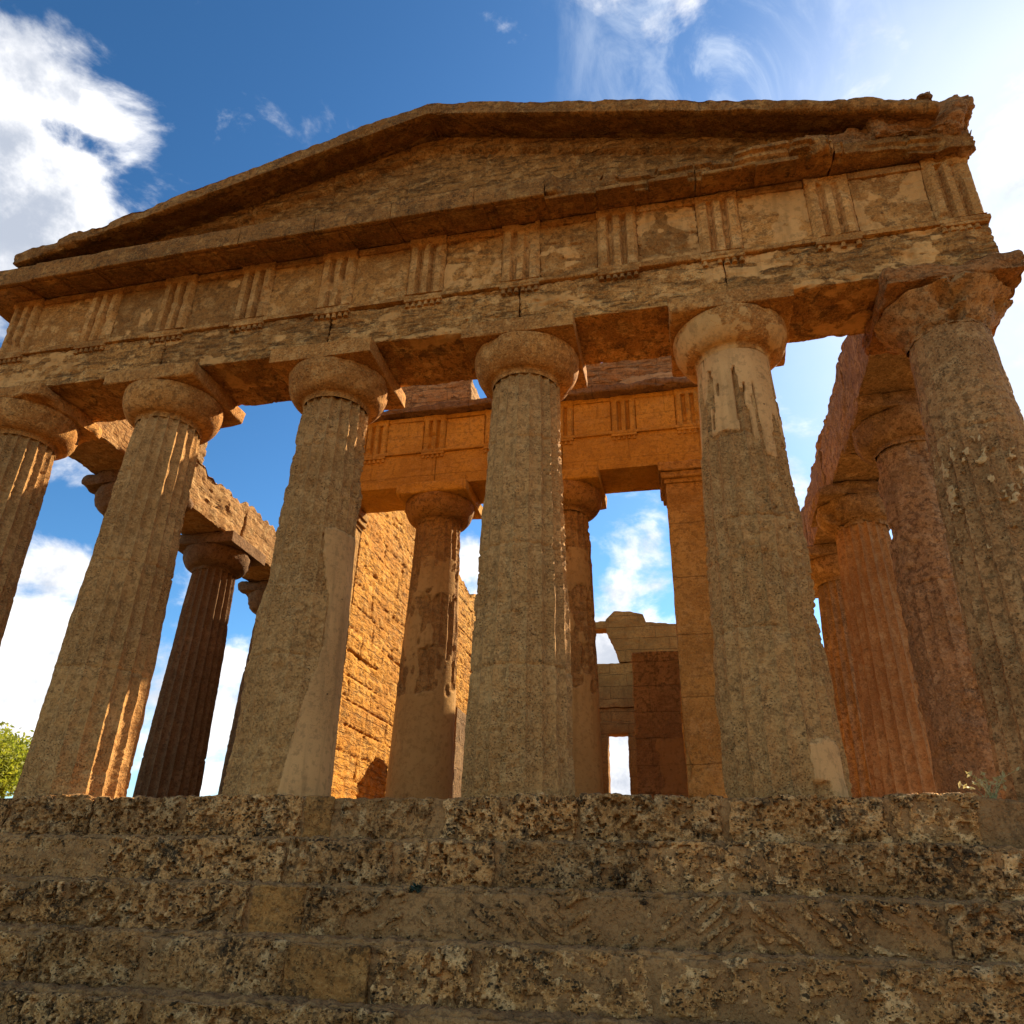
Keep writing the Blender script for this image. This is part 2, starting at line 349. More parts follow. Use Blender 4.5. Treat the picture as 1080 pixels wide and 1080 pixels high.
M_step = stone('pitted_step_limestone', (.52, .315, .15), (.38, .225, .10), (.06, .038, .022), (.78, .58, .36), dk=.6, lt=.5, pit=1.8, strata=.15, crust=.8, grain=1.4, pscale=27, var=.4, spots=.85, dens=.035)
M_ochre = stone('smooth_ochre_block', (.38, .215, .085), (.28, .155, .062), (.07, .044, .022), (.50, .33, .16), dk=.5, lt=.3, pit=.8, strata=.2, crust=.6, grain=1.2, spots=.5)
M_mort = stone('brown_lime_mortar', (.38, .24, .125), (.30, .185, .095), (.07, .045, .028), (.36, .25, .14), dk=.5, pit=.3, strata=0, grain=1.3, crust=.3)
M_floor = stone('worn_floor_slabs', (.34, .21, .09), (.28, .17, .07), (.14, .085, .045), (.5, .36, .2), joint=None, pit=.3, strata=0)
M_ground = stone('dry_earth', (.20, .135, .07), (.15, .105, .052), (.08, .065, .03), (.26, .19, .11), pit=0, strata=0)
def leafmat(name, a, b, trans=.35):
    m = bpy.data.materials.new(name); m.use_nodes = True; t = NT(m.node_tree); t.n.clear()
    out = t.n.new('ShaderNodeOutputMaterial'); d = t.n.new('ShaderNodeBsdfPrincipled'); tr = t.n.new('ShaderNodeBsdfTranslucent'); mx = t.n.new('ShaderNodeMixShader')
    P = t.n.new('ShaderNodeNewGeometry').outputs['Position']
    c = t.mix(t.mapr(t.noise(P, 2.3, 4), .35, .65), a, b)
    t.l.new(c, d.inputs['Base Color']); t.l.new(c, tr.inputs['Color']); d.inputs['Roughness'].default_value = .6
    mx.inputs[0].default_value = trans; t.l.new(d.outputs[0], mx.inputs[1]); t.l.new(tr.outputs[0], mx.inputs[2]); t.l.new(mx.outputs[0], out.inputs[0])
    return m
M_leaf = leafmat('yellow_green_leaves', (.42, .40, .03), (.22, .26, .02), .55)
M_bark = stone('grey_bark', (.13, .095, .06), (.09, .065, .04), (.03, .022, .016), strata=0, pit=.2)
M_weed = leafmat('dry_weed', (.62, .50, .22), (.42, .38, .14), .3)
M_moss = leafmat('dark_green_leaves', (.02, .045, .02), (.012, .03, .012), .2)

# ------------------------------------------------------------------ ground, platform floor
def ground_mesh():
    a = np.concatenate([-np.geomspace(6000, 40, 24), np.linspace(-36, 36, 49), np.geomspace(40, 6000, 24)])
    X, Y = np.meshgrid(a, a, indexing='ij'); n = len(a)
    P = np.stack([X.ravel(), Y.ravel()+10, np.zeros(n*n)], -1)
    d = np.hypot(P[:, 0], P[:, 1])
    P[:, 2] = -2.66 + .05*fbm(P, .35, 3) - 5.0*sst(d, 60, 600)
    I = np.arange(n*n).reshape(n, n)
    return P, np.stack([I[:-1, :-1], I[1:, :-1], I[1:, 1:], I[:-1, 1:]], -1).reshape(-1, 4)
g = to_obj('ground', *ground_mesh(), M_ground); g['kind'] = 'structure'
V, F = rock((-8.3, -.42, -2.9), (8.3, 40, -.02), .6, amp=.004, r1=0)
fl = to_obj('platform_floor', V, F, M_floor); fl['kind'] = 'structure'
V, F = rock((-4.6, 4.3, -.03), (4.6, 33, .36), .4, amp=.006, r1=.02)
fl2 = to_obj('cella_floor', V, F, M_floor); fl2['kind'] = 'structure'

# ------------------------------------------------------------------ the steps
STEPS = [  # front y, z top, z bottom, joints, bedding direction per block
    (-.80, 0.0, -.475, [-8.9, -7.6, -6.2, -4.9, -3.65, -2.39, -.81, -.42, .84, 2.46, 3.99, 5.57, 6.42], 0),
    (-1.15, -.495, -.94, [-9.2, -7.9, -6.3, -4.75, -3.04, -.75, .51, .88, 1.62, 3.21, 4.81, 6.36, 7.9, 9.2], 0),
    (-1.50, -.965, -1.405, [-9.5, -8.1, -6.4, -4.9, -3.16, -.92, -.27, .79, 2.41, 4.04, 5.7, 7.2, 9.5], 1),
    (-1.85, -1.435, -1.90, [-9.8, -8.0, -6.2, -4.7, -3.13, -1.8, -.23, .64, 1.63, 3.24, 4.84, 6.3, 8.0, 9.8], 0),
    (-2.22, -1.925, -2.42, [-10.1, -8.2, -6.5, -4.4, -2.9, -1.39, 1.07, 3.31, 5.08, 6.9, 8.5, 10.1], 0)]
SLAB = ['topmost course of the pitted steps, its blocks standing directly under the front columns',
        'second course of the pitted steps, just below the edge the columns stand on',
        'middle course of the pitted steps, scored by diagonal bedding, a green tuft on it',
        'fourth course down of the pitted steps, with one smooth block left of the middle',
        'lowest visible course of the pitted steps, cut by the bottom edge of the picture']
rs = random.Random(5)
for k, (y, zt, zb, js, diag) in enumerate(STEPS):
    t = thing('stone_step', (0, y, zb), SLAB[k], 'step', 'courses of the stepped base')
    for i in range(len(js)-1):
        a, b = js[i]+.015, js[i+1]-.015
        vis = b > -(4.3 - .3*k) and a < 6.9 - .1*k
        sm = (k, i) in ((0, 6), (2, 5), (3, 6))
        bed = (0, 0, 1)
        if diag and not sm: bed = ((-.85 if 2.3 < a < 2.6 else .75 if .7 < a < 4.2 else rs.choice((.5, -.5))), 0, 1)
        elif rs.random() < .4: bed = (rs.uniform(-.6, .6), 0, 1)
        dy = rs.uniform(-.045, .03)
        ztb = zt + rs.uniform(-.022, .012); zlow = STEPS[k+1][1]-.03 if k < 4 else zb; pv_ = rs.uniform(.55, 1.2); pf_ = rs.uniform(13, 22)
        def hatch(P, N, bed=bed, on=bool(diag and not sm and a > .7 and a < 4.2)):
            if not on: return 0*P[:, 0]
            b_ = np.array(bed)/np.linalg.norm(bed); g_ = np.sin(2*np.pi*((P@b_)/.105 + .55*fbm(P, 1.4, 3, .6, 2.)))
            return -.060*sst(g_, .05, .8)*sst(fbm(P, 1.3, 2, .6, 14.), -1.0, -.3)*(N[:, 1] < -.3)
        V, F = rock((a, y+dy, zlow), (b, y+.62, ztb), (.0125, .05, .0125) if vis else .09, r0=.026, r1=.085, amp=.026 if not sm else .008, freq=3.0,
                    strata=(.085 if diag else .034) if not sm else .008, pits=.075*pv_ if not sm else .014, smask=-1.1 if diag else -.45, extra=hatch, seed=rs.uniform(0, 60), low=.022, bed=bed, skip='y+', sfreq=9, pfreq=pf_)
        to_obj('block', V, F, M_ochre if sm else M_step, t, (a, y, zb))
    # lime mortar bedding behind and between the blocks
    V, F = rock((js[0]+.05, y+.045, zb-.03), (js[-1]-.05, y+.60, zt-.03), (.05, .06, .05), r0=.01, r1=.03, amp=.018, freq=5, seed=k*3.1, skip='y+')
    to_obj('mortar', V, F, M_mort, t, (0, y, zb))
    # mortar fillet lying on the tread in front of the next course
    if k < 4:
        y2, z2 = STEPS[k+1][0], STEPS[k+1][1]
        V, F = rock((-9, y2+.10, z2-.06), (9, y+.10, zb-.012), (.03, .04, .03), r0=.012, r1=.03, amp=.030, freq=5, seed=k*5.3+1)
        to_obj('mortar', V, F, M_mort, t, (0, y, zb))
    if k == 0:
        V, F = rock((6.37, y+.03, zb-.05), (9.0, y+.62, -.02), .03, r0=.04, r1=.08, amp=.02, freq=3, low=.06, seed=4.4, skip='y+')
        to_obj('mortar_repair', V, F, M_mort, t, (6.45, y, zb))

# ------------------------------------------------------------------ columns
R0, R1, ZS, ZE, ZA = .70, .525, 6.03, 6.545, 6.825
def shaft(cx, cy, zb, zt, r0, r1, spf=8, nz=260, keep=lambda th, z: 1.0, amp=.012, strata=.012, pits=.012, patch=None, seed=0., joints=(), low=.012, gouge=0.0):
    n = 20*spf; th = np.linspace(0, 2*np.pi, n, endpoint=False); z = np.linspace(zb, zt, nz)
    TH, Z = np.meshgrid(th, z); TH = TH.ravel(); Z = Z.ravel(); s = (Z-zb)/(zt-zb)
    R = r0 + (r1-r0)*s + .012*np.sin(np.pi*s)
    tt = (TH*20/(2*np.pi)) % 1.0
    fl = .112*R*(1-(2*tt-1)**2)
    P = np.stack([cx+R*np.cos(TH), cy+R*np.sin(TH), Z], -1)
    er = fbm(P, 1.1, 3, .6, seed)
    K = np.clip(keep(TH, Z)*(1.0 - .30*sst(er, .15, .9)), 0, 1)
    pt = np.zeros(len(Z)) if patch is None else np.clip(patch(TH, Z) + .24*fbm(P, 2.4, 4, .6, seed+2), 0, 1)
    hard = sst(pt, .44, .53)
    rr = R - K*fl - (1-K)*.035*R
    A = np.stack([P[:, 2]*13+1.2*er, (P[:, 0]+P[:, 1])*1.6, (P[:, 0]-P[:, 1])*1.6], -1)
    h = .6*amp*fbm(P, 5, 4, .55, seed) + low*fbm(P, 1.4, 2, .5, seed+7)
    mk = sst(fbm(P, .9, 2, .6, seed+5), -.5, .4)
    h -= strata*mk*sst(vn(A+seed)+.5*vn(A*2.2), 0, .8)
    h -= pits*mk*sst(vn(P*19+seed)+.6*vn(P*41+seed), .35, .8)
    if gouge: h -= gouge*sst(fbm(P, 1.9, 3, .6, seed+31), .35, .95)
    for zj in joints: h -= .028*np.exp(-((Z-zj-.012*np.sin(3*TH+seed))/.018)**2)*sst(vn(P*2.2+seed), -.7, .2)
    rr = (rr + h)*(1-hard) + hard*(R - .012 - .25*K*fl*0 + .0025*fbm(P, 3, 2, .5, seed))
    V = np.stack([cx+rr*np.cos(TH), cy+rr*np.sin(TH), Z], -1)
    I = np.arange(n*nz).reshape(nz, n); J = np.roll(I, -1, 1)
    F = np.stack([I[:-1], J[:-1], J[1:], I[1:]], -1).reshape(-1, 4)
    return V, F, pt
def column(cx, cy, label, group, seed, z0=0.0, dz=0.0, sc=1.0, mat=M_col, cap=M_cap, ab=M_cap, rc=1.0, spf=8, nz=260, cap_patch=None, cap_rough=.006, ab_chip=.02, ab_r=.05, abw=.862, keep=None, name='doric_column', cone=0.0, **kw):
    zs, ze, za = ZS+dz, ZE+dz, ZA+dz
    t = thing(name, (cx, cy, z0), label, 'column', group)
    V, F, pt = shaft(cx, cy, z0-.02, zs, R0*sc, R1*sc, spf, nz, seed=seed, keep=keep or (lambda th, z: 1.0), **kw)
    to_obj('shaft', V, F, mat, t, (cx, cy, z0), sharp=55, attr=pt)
    r1, re = R1*sc, .825*sc*rc; H = ze-zs
    u = np.linspace(0, 1, 16)
    prof = [(r1*.985, zs-.03), (r1, zs), (r1+.012, zs+.012), (r1+.004, zs+.024), (r1+.02, zs+.036), (r1+.012, zs+.046), (r1+.03, zs+.06)]
    pr = [(r1+.03+(re-r1-.03)*math.sin(x*math.pi/2)**.92, zs+.06+(H-.10)*(1-math.cos(x*math.pi/2))**.92) for x in u[1:]]
    pr = [(q[0]*(1-cone) + cone*(r1-.02+(re-r1+.06)*x**1.6), q[1]*(1-cone) + cone*(zs+.06+(H-.1)*x)) for q, x in zip(pr, u[1:])]
    prof += pr + [(re+.004, ze-.02), (re-.005, ze-.004), (re-.05, ze+.012)]
    V, F = lathe(prof, 20*spf//2 if spf > 4 else 60); V += [cx, cy, 0]
    d = V - [cx, cy, 0]; d[:, 2] = 0; d /= np.linalg.norm(d, axis=1)[:, None]
    h = cap_rough*fbm(V, 6, 4, .6, seed+11) + .010*fbm(V, 1.6, 2, .5, seed+2) - cap_rough*6*sst(fbm(V, 2.3, 3, .6, seed+17), .55, 1.1)
    V = V + d*h[:, None]
    to_obj('echinus', V, F, cap, t, (cx, cy, zs), attr=np.clip(.0 + (0 if cap_patch is None else cap_patch(V)), 0, 1)*np.ones(len(V)))
    w_ = abw*sc
    V, F = rock((cx-w_, cy-.81*sc, ze+.003), (cx+w_, cy+.81*sc, za-.004), .05 if spf > 4 else .1, r0=.006, r1=ab_r, amp=ab_chip*.4, seed=seed*1.7, strata=ab_chip*.5)
    to_obj('abacus', V, F, ab, t, (cx, cy, ze))
    return t
XC = [-7.67, -4.7025, -1.5975, 1.5975, 4.7025, 7.62]
GF = 'columns across the front of the temple'
def ang(th, a, w):
    d = (np.degrees(th) - a + 180) % 360 - 180
    return d/w
# angles: 270 faces the camera side, 360 faces right
column(XC[0], 0, 'leftmost front column, sharply fluted, cut off by the left edge of the picture', GF, 3.3, amp=.012, strata=.01, joints=(1.6, 3.3, 4.9), ab_r=.14, ab_chip=.06)
column(XC[1], 0, 'softly fluted front column, second from left, with a sunlit strip at its right foot', GF, 8.1, keep=lambda th, z: .98-.25*sst(z, 2.0, .6), strata=.006, joints=(1.75, 3.4, 5.0), amp=.014, pits=.016)
def p3(th, z):
    edge = np.interp(z, [0, .6, 1.2, 2.0, 2.6, 3.3, 3.8], [297, 303, 312, 327, 326, 311, 306])
    a = np.degrees(th); a = np.where(a < 120, a+360, a)
    return sst(a - edge, -6, 6)*sst(z, 3.85, 3.6)*sst(a, 385, 372)
column(XC[2], 0, 'third front column from left, rough-skinned with a smooth plaster patch down its right side', GF, 12.7,
       keep=lambda th, z: .5+.5*sst(z, 4.0, 4.8), patch=p3, amp=.018, strata=.014, pits=.024, low=.03, gouge=.035, joints=(1.8, 5.1))
column(XC[3], 0, 'evenly pitted front column without plaster, fourth from left, nearest the middle of the picture', GF, 21.9,
       keep=lambda th, z: .62+.36*sst(ang(th, 335, 50), 1, -.1)*sst(ang(th, 335, 50), -1, -.1)*sst(z, 2.2, 3.2), amp=.013, strata=.010, pits=.030, low=.016, joints=(1.55, 3.2, 4.9))
def p5(th, z):
    e = 4.55 + .1*np.sin(2*th) - .25*sst(ang(th, 300, 30), .9, .2)*sst(ang(th, 300, 30), -.9, -.2)
    q = np.stack([np.cos(th)*2.2+4, np.sin(th)*2.2, z*.62], -1)
    holes = sst(fbm(q, 1.5, 3, .6, 9.0) - .35*sst(z, 5.2, 6.0), .22, .42)
    a = sst(z, e-.18, e+.18)*(1-.9*holes)
    low_ = .56*sst(np.degrees(th), 284, 292)*sst(z, .85, .5)*sst(np.degrees(th), 335, 325)
    return a + low_
column(XC[4], 0, 'fifth front column from left, its top third and capital coated in smooth pale plaster', GF, 33.1,
       keep=lambda th, z: .80+.0*z, patch=p5, amp=.016, strata=.009, pits=.030, low=.03, gouge=.02, joints=(1.9, 3.35, 4.6),
       cap_patch=lambda V: .62+.5*fbm(V, 2.6, 3, .6, 4.))
def p6(th, z):
    q = np.stack([np.cos(th)*.7, np.sin(th)*.7, z*.8], -1)
    return .56*sst(fbm(q, 9.0, 4, .65, 3.) - .7*np.abs(z-3.7), .0, .6)*sst(z, 2.2, 2.8)
column(XC[5], 0, 'rightmost front column, fluted with a crumbled capital, cut by the right edge of the picture', GF, 40.7,
       keep=lambda th, z: .95-.75*sst(z, 3.9, 4.6), amp=.012, strata=.006, pits=.012, joints=(1.7, 3.3, 4.4), mat=M_lich, patch=p6, cap=M_lich, ab=M_corner, cone=.85, cap_rough=.042, ab_r=.20, ab_chip=.09, rc=1.0)
GR, GL = 'columns down the right flank', 'columns down the left flank'
XR = 7.5
column(7.74, 3.05, 'massive crumbling reddish flank column, almost unfluted, just behind the rightmost front column', GR, 51.3, mat=M_red, cap=M_red, ab=M_red,
       keep=lambda th, z: .15+.5*sst(z, 4.2, 3.0)*sst(z, 1.2, 2.2), amp=.024, strata=.010, pits=.022, low=.035, gouge=.05, joints=(1.8, 3.5, 4.6), spf=6, nz=200, cap_rough=.03, ab_r=.12, ab_chip=.06)
def pr2(th, z):
    return .75*sst(z, 5.3, 5.6) + .8*sst(ang(th, 255, 34), 1, .8)*sst(ang(th, 255, 34), -1, -.8)*sst(z, 1.6, 1.9)
column(XR, 6.2, 'reddish flank column with clean sharp flutes, seen between the two rightmost front columns', GR, 57.7, mat=M_flute, cap=M_red, ab=M_red,
       keep=lambda th, z: 1.0, amp=.006, strata=.005, pits=.005, low=.01, spf=8, nz=160, cap_rough=.03, ab_r=.12, ab_chip=.06, joints=(1.7, 3.4))
column(XR, 9.35, 'orange flank column half hidden behind the cleanly fluted reddish one', GR, 61.2, mat=M_red, cap=M_red, ab=M_red, spf=6, nz=100, amp=.008, pits=.006)
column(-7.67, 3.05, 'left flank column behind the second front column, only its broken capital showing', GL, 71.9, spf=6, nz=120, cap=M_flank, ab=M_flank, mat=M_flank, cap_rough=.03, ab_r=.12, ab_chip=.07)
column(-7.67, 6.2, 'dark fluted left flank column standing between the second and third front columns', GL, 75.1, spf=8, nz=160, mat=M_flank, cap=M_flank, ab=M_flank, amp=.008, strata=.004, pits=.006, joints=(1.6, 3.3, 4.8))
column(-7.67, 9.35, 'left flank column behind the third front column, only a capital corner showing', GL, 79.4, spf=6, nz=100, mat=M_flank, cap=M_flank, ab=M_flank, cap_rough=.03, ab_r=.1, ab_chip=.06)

# ------------------------------------------------------------------ front entablature
Y0 = -.62
ent = thing('entablature', (0, 0, ZA), 'long ochre beam and carved frieze carried by the six front columns', 'entablature')
ends = [-8.32] + XC[1:5] + [8.32]
for i in range(5):
    a, b = ends[i]+.004, ends[i+1]-.004
    st = .016 if i < 2 else .040
    V, F = rock((a, Y0, ZA+.002), (b, .6, 7.605), (.04, .1, .025), r0=.008, r1=.045, amp=.010 + .004*(i > 1), strata=st, pits=.016, seed=5.1+i*7, low=.02, sfreq=13)
    to_obj('architrave_beam', V, F, M_ent, ent, ((a+b)/2, 0, ZA), attr=np.clip(.22 + .10*sst(V[:, 0], -2, 3) + .42*fbm(V*[1, 1, 2.6], 1.9, 3, .6, 7.), 0, 1))
V, F = rock((-8.34, Y0-.055, 7.608), (8.34, .5, 7.70), (.05, .3, .03), r0=.006, r1=.022, amp=.006, strata=.008, seed=2.2, low=.008)
to_obj('taenia', V, F, M_fri, ent, (0, 0, 7.6))
V, F = rock((-8.30, Y0+.05, 7.703), (8.30, .5, 8.94), (.12, .3, .12), r0=.005, r1=.01, amp=.004, seed=6.2)
to_obj('frieze_backing', V, F, M_fri, ent, (0, 0, 7.7))
TX = [-7.98, -6.247, -4.7025, -3.15, -1.5975, 0, 1.5975, 3.15, 4.7025, 6.327, 7.98]
TWH = .315
def triglyph(x, z0, z1, yf, hw, seed, worn=0.0, res=.02, flip=False):
    """three upright bars cut by two full and two half glyphs, under a plain band"""
    d = .105; gw = hw*.19
    xs = [(-hw, .7), (-hw*.82, 0)]
    for c in (-hw/3, hw/3): xs += [(c-gw, 0), (c-gw*.3, 1), (c+gw*.3, 1), (c+gw, 0)]
    xs += [(hw*.82, 0), (hw, .7)]
    px = np.array([q[0] for q in xs]); pd = np.array([q[1] for q in xs])
    X = np.unique(np.concatenate([px, np.linspace(-hw, hw, int(2*hw/res)+1)]))
    dep = np.interp(X, px, pd)*d
    Z = np.unique(np.concatenate([np.linspace(z0, z1, int((z1-z0)/res)+1), [z1-.15, z1-.135]]))
    XX, ZZ = np.meshgrid(X, Z); DD = np.repeat(dep[None], len(Z), 0)
    DD = DD*(ZZ < z1-.142)*sst(ZZ, z0+.0, z0+.02)
    P = np.stack([x+XX.ravel(), np.full(XX.size, yf), ZZ.ravel()], -1)
    n = fbm(P, 9, 4, .55, seed); er = sst(fbm(P, 2.0, 3, .6, seed+4), .35-worn, 1.0-worn)
    P[:, 1] += DD.ravel()*(1-.75*er) + .007*n + er*.05 + .018*worn*sst(vn(P*[4, 4, 19]), 0, .7)
    nX, nZ = len(X), len(Z); I = np.arange(nX*nZ).reshape(nZ, nX)
    F = np.stack([I[:-1, :-1], I[:-1, 1:], I[1:, 1:], I[1:, :-1]], -1).reshape(-1, 4)
    # sides and back
    V = list(P); yb = yf+.16; n0 = len(V); Fs = [F]
    rim = np.concatenate([I[0, :], I[1:, -1], I[-1, -2::-1], I[-2:0:-1, 0]])
    B = P[rim].copy(); B[:, 1] = yb
    k = len(rim); J = np.arange(k)+n0
    Fs.append(np.stack([rim, J, np.roll(J, -1), np.roll(rim, -1)], -1))
    return np.concatenate([P, B]), np.concatenate(Fs)
def guttae(x, z, yf, hw, seed, n=6, miss=0.0):
    rr = random.Random(seed); out = []
    for i in range(n):
        if rr.random() < miss: continue
        gx = x - hw + (i+.5)*2*hw/n
        hgt = rr.uniform(.075, .095)
        v, f = lathe([(.001, z), (.034, z), (.036, z-hgt*.5), (.042, z-hgt), (.001, z-hgt)], 8)
        out.append((v+[gx, yf+.045, 0], f[:, ::-1]))
    return join(out) if out else None
worn = [.2, .25, .05, .1, .05, 0, .35, .1, .1, .25, .3]
for i, x in enumerate(TX):
    V, F = triglyph(x, 7.704, 8.93, Y0-.06, TWH, 3.3*i+.7, worn[i])
    to_obj('triglyph', V, F, M_tri, ent, (x, Y0, 7.7))
    V, F = rock((x-TWH, Y0-.065, 7.55), (x+TWH, Y0+.04, 7.604), .03, r0=.005, r1=.018, amp=.006, seed=i*2.7)
    rg = to_obj('regula', V, F, M_fri, ent, (x, Y0, 7.53))
    gq = guttae(x, 7.552, Y0-.06, TWH, i, miss=(.0, .0, .0, 0, 0, 0, .0, .0, .2, .1, .4)[i])
    if gq: 
        o = to_obj('guttae', *gq, M_fri, rg, (x, Y0, 7.5)); o.location = Vector((x, Y0, 7.5)) - Vector((x, Y0, 7.53))
    if i < 10:
        a, b = x+TWH+.004, TX[i+1]-TWH-.004
        V, F = rock((a, Y0+.012, 7.704), (b, Y0+.15, 8.80), (.03, .1, .03), r0=.004, r1=.012, amp=.009, strata=.018+.022*(i in (4, 5, 6, 7)), pits=.012, seed=9+i*4.4, low=.02)
        to_obj('metope', V, F, M_fri, ent, ((a+b)/2, Y0, 7.7), attr=np.clip((.05, .05, .12, .14, .22, .24, .30, .28, .42, .34)[i] + .5*fbm(V, 2.1, 3, .6, 5.+i), 0, 1))
        V, F = rock((a, Y0-.02, 8.803), (b, Y0+.15, 8.93), .04, r0=.004, r1=.014, amp=.006, seed=8+i*4.4)
        to_obj('metope_band', V, F, M_fri, ent, ((a+b)/2, Y0, 8.8))
# horizontal cornice: overhanging blocks with a sloping soffit and mutules
GX = [-8.95, -7.4, -6.0, -4.6, -3.2, -1.8, -.45, .95, 2.1, 4.4, 6.4, 8.36]
GO = [-1.24, -1.27, -1.29, -1.30, -1.30, -1.30, -1.30, -1.29, -1.29, -1.27, -1.22]
BK = [.5, .4, .3, .3, .3, .3, .3, .5, .8, .9, 1.0]
def broken(V, yo):
    """front edge and arris of the cornice broken back towards the right"""
    q = np.stack([V[:, 0], 0*V[:, 0], 0*V[:, 0]], -1); k = sst(V[:, 0], 1.8, 3.0)
    r_ = np.random.default_rng(31); bx_ = np.sort(r_.uniform(1.8, 8.5, 26)); bd = r_.choice([0, .02, .06, .12, .2, .26], 26); bz = r_.choice([0, .02, .05, .10, .16], 26); bt = r_.choice([0, 0, .02, .05, .08], 26)
    near = lambda tab: .75*tab[np.clip(np.searchsorted(bx_, V[:, 0] + .05*vn(V*[0, 3, 9]) ), 0, 25)] + .25*np.interp(V[:, 0], bx_, tab)
    lay = .06*np.floor(np.clip((9.2-V[:, 2])/.13, 0, 3))*sst(fbm(q, 1.7, 2, .6, 5.), -.3, .4)     # breaks in layers
    b = k*np.clip(near(bd) + lay, 0, .5) + .18*sst(V[:, 0], 7.2, 8.4)
    f = np.clip((-.58-V[:, 1])/(-.58-yo), 0, 1)
    V[:, 1] += b*f
    V[:, 2] += k*f*(near(bz)*sst(9.0-V[:, 2], 0, .2) - near(bt)*sst(V[:, 2]-9.0, 0, .19))
    return V
for i in range(len(GO)):
    a, b, yo = GX[i]+.004, GX[i+1]-.004, GO[i]
    lift = .05 if i > 7 else 0
    def slope(V, yo=yo, lift=lift):
        Q = V.copy(); s = np.clip((V[:, 1]-yo)/(-.6-yo), 0, 1); bot = np.clip((9.17-V[:, 2])/.25, 0, 1)
        Q[:, 2] += bot*(.17*s*sst(s, .07, .16) + lift*(1-s)); return Q
    k = BK[i]
    V, F = rock((a, yo, 8.80), (b, .5, 9.19), (.035, .05, .035), r0=.012, r1=.03*k, amp=.012*k**.7, strata=.014*k, seed=4.2+i*6.1, low=.014*k)
    V = slope(V)
    if i >= 7: V = broken(V, yo)
    cb = to_obj('cornice_block', V, F, M_cor, ent, ((a+b)/2, -.6, 8.9))
    for mx in np.arange(TX[0], 8.1, (TX[5]-TX[0])/10):
        if a < mx < b and mx < 6.1:
            V, F = rock((mx-.30, yo+.10, 8.765), (mx+.30, -.66, 8.84), .05, r0=.006, r1=.03, amp=.008, seed=mx*3)
            s = np.clip((V[:, 1]-yo)/(-.6-yo), 0, 1); V[:, 2] += .17*s
            o = to_obj('mutule', V, F, M_cor, cb, (mx, -.9, 8.8)); o.location = Vector((mx, -.9, 8.8)) - Vector(((a+b)/2, -.6, 8.9))

# ------------------------------------------------------------------ pediment
ped = thing('pediment', (0, 0, 9.2), 'low triangular gable of ochre stone over the front frieze, broken away at its right end', 'pediment')
SL = (11.54-9.50)/7.9
def tymp():
    n, m = 430, 60
    xs = np.linspace(-7.6, 8.0, n); V = []
    X = np.repeat(xs[:, None], m, 1); top = 11.42 - np.abs(X)*SL
    s = np.linspace(0, 1, m)[None]; Z = 9.15 + s*(np.maximum(top, 9.2)-9.15)
    P = np.stack([X.ravel(), np.full(X.size, -.56), Z.ravel()], -1)
    h = .012*fbm(P, 8, 4, .55) + .02*fbm(P, .9, 2) + .02*sst(vn(P*[1.8, 1, 15])+.5*vn(P*[4, 1, 33]), .1, .8)*sst(fbm(P, .8, 2), -.3, .4)
    for xj in (-5.1, -3.6, -2.0, -.55, .9, 2.5, 4.1, 5.6): h += .03*np.exp(-((P[:, 0]-xj)/.014)**2)
    h += .02*np.exp(-((P[:, 2]-10.15-.02*np.sin(P[:, 0]*3))/.018)**2)*(vn(P*2) > -.1)
    # a flat moulding runs below the raking cornice
    h -= .11*sst(P[:, 2]-(11.16-np.abs(P[:, 0])*SL), -.01, .01)
    P[:, 1] += h
    I = np.arange(n*m).reshape(n, m)
    F = np.stack([I[:-1, :-1], I[1:, :-1], I[1:, 1:], I[:-1, 1:]], -1).reshape(-1, 4)
    B = P.copy(); B[:, 1] = .3
    rim = np.concatenate([I[:, 0], I[-1, 1:], I[-2::-1, -1], I[0, -2:0:-1]])
    k = len(P); R2 = rim+k
    return np.concatenate([P, B]), np.concatenate([F, F[:, ::-1]+k, np.stack([rim, R2, np.roll(R2, -1), np.roll(rim, -1)], -1)])
to_obj('tympanum', *tymp(), M_ent, ped, (0, 0, 9.2))
for side in (-1, 1):
    L = 7.95*math.sqrt(1+SL*SL); a = math.atan(SL)
    def T(V, side=side, a=a):
        Q = np.empty_like(V); Q[:, 0] = side*(V[:, 0]*math.cos(a) + V[:, 2]*math.sin(a)) ; Q[:, 2] = 11.54 - V[:, 0]*math.sin(a) + V[:, 2]*math.cos(a); Q[:, 1] = V[:, 1]
        return Q
    chip = (lambda P: 1 + 9*sst(P[:, 0], 3.5, 7.8)) if side > 0 else (lambda P: 1 + 2.5*sst(-P[:, 0], 4.5, 7.5))
    er = (lambda P, N: -.05*sst(P[:, 0], 3.5, 8)*sst(fbm(P, 2.2, 3, .6), -.2, .8) - .02*sst(vn(P*5), .3, .9)) if side > 0 else (lambda P, N: -.04*sst(-P[:, 0], 3, 7)*sst(fbm(P, 3.2, 3, .6), -.1, .8))
    def er2(P, N, er=er, side=side):
        g = 0
        for xj in (1.5, 2.9, 4.25, 5.5, 6.7): g = g + .02*np.exp(-((side*P[:, 0]-xj-.03*np.sin(P[:, 2]*9))/.012)**2)
        return er(P, N) - g - .05*sst(fbm(P, 1.5, 3, .6, 3.3), .35, .9)*(.3+sst(side*P[:, 0], 3, 7))
    V, F = rock((0, -1.30, -.27), (L, .45, 0), (.03, .06, .03), r0=.006, r1=.014, amp=.012, strata=.014, seed=side*3.1+11, low=.016, T=T, chip=chip, extra=er2)
    s_ = np.clip((V[:, 1]+1.25)/.8, 0, 1); zt = 11.54 - np.abs(V[:, 0])*SL; bot = sst(zt-V[:, 2], .12, .26)
    V[:, 2] += bot*.36*s_*sst(s_, .05, .15)
    if side < 0: F = F[:, ::-1]
    to_obj('raking_cornice', V, F, M_cor, ped, (side*4, 0, 10.5))
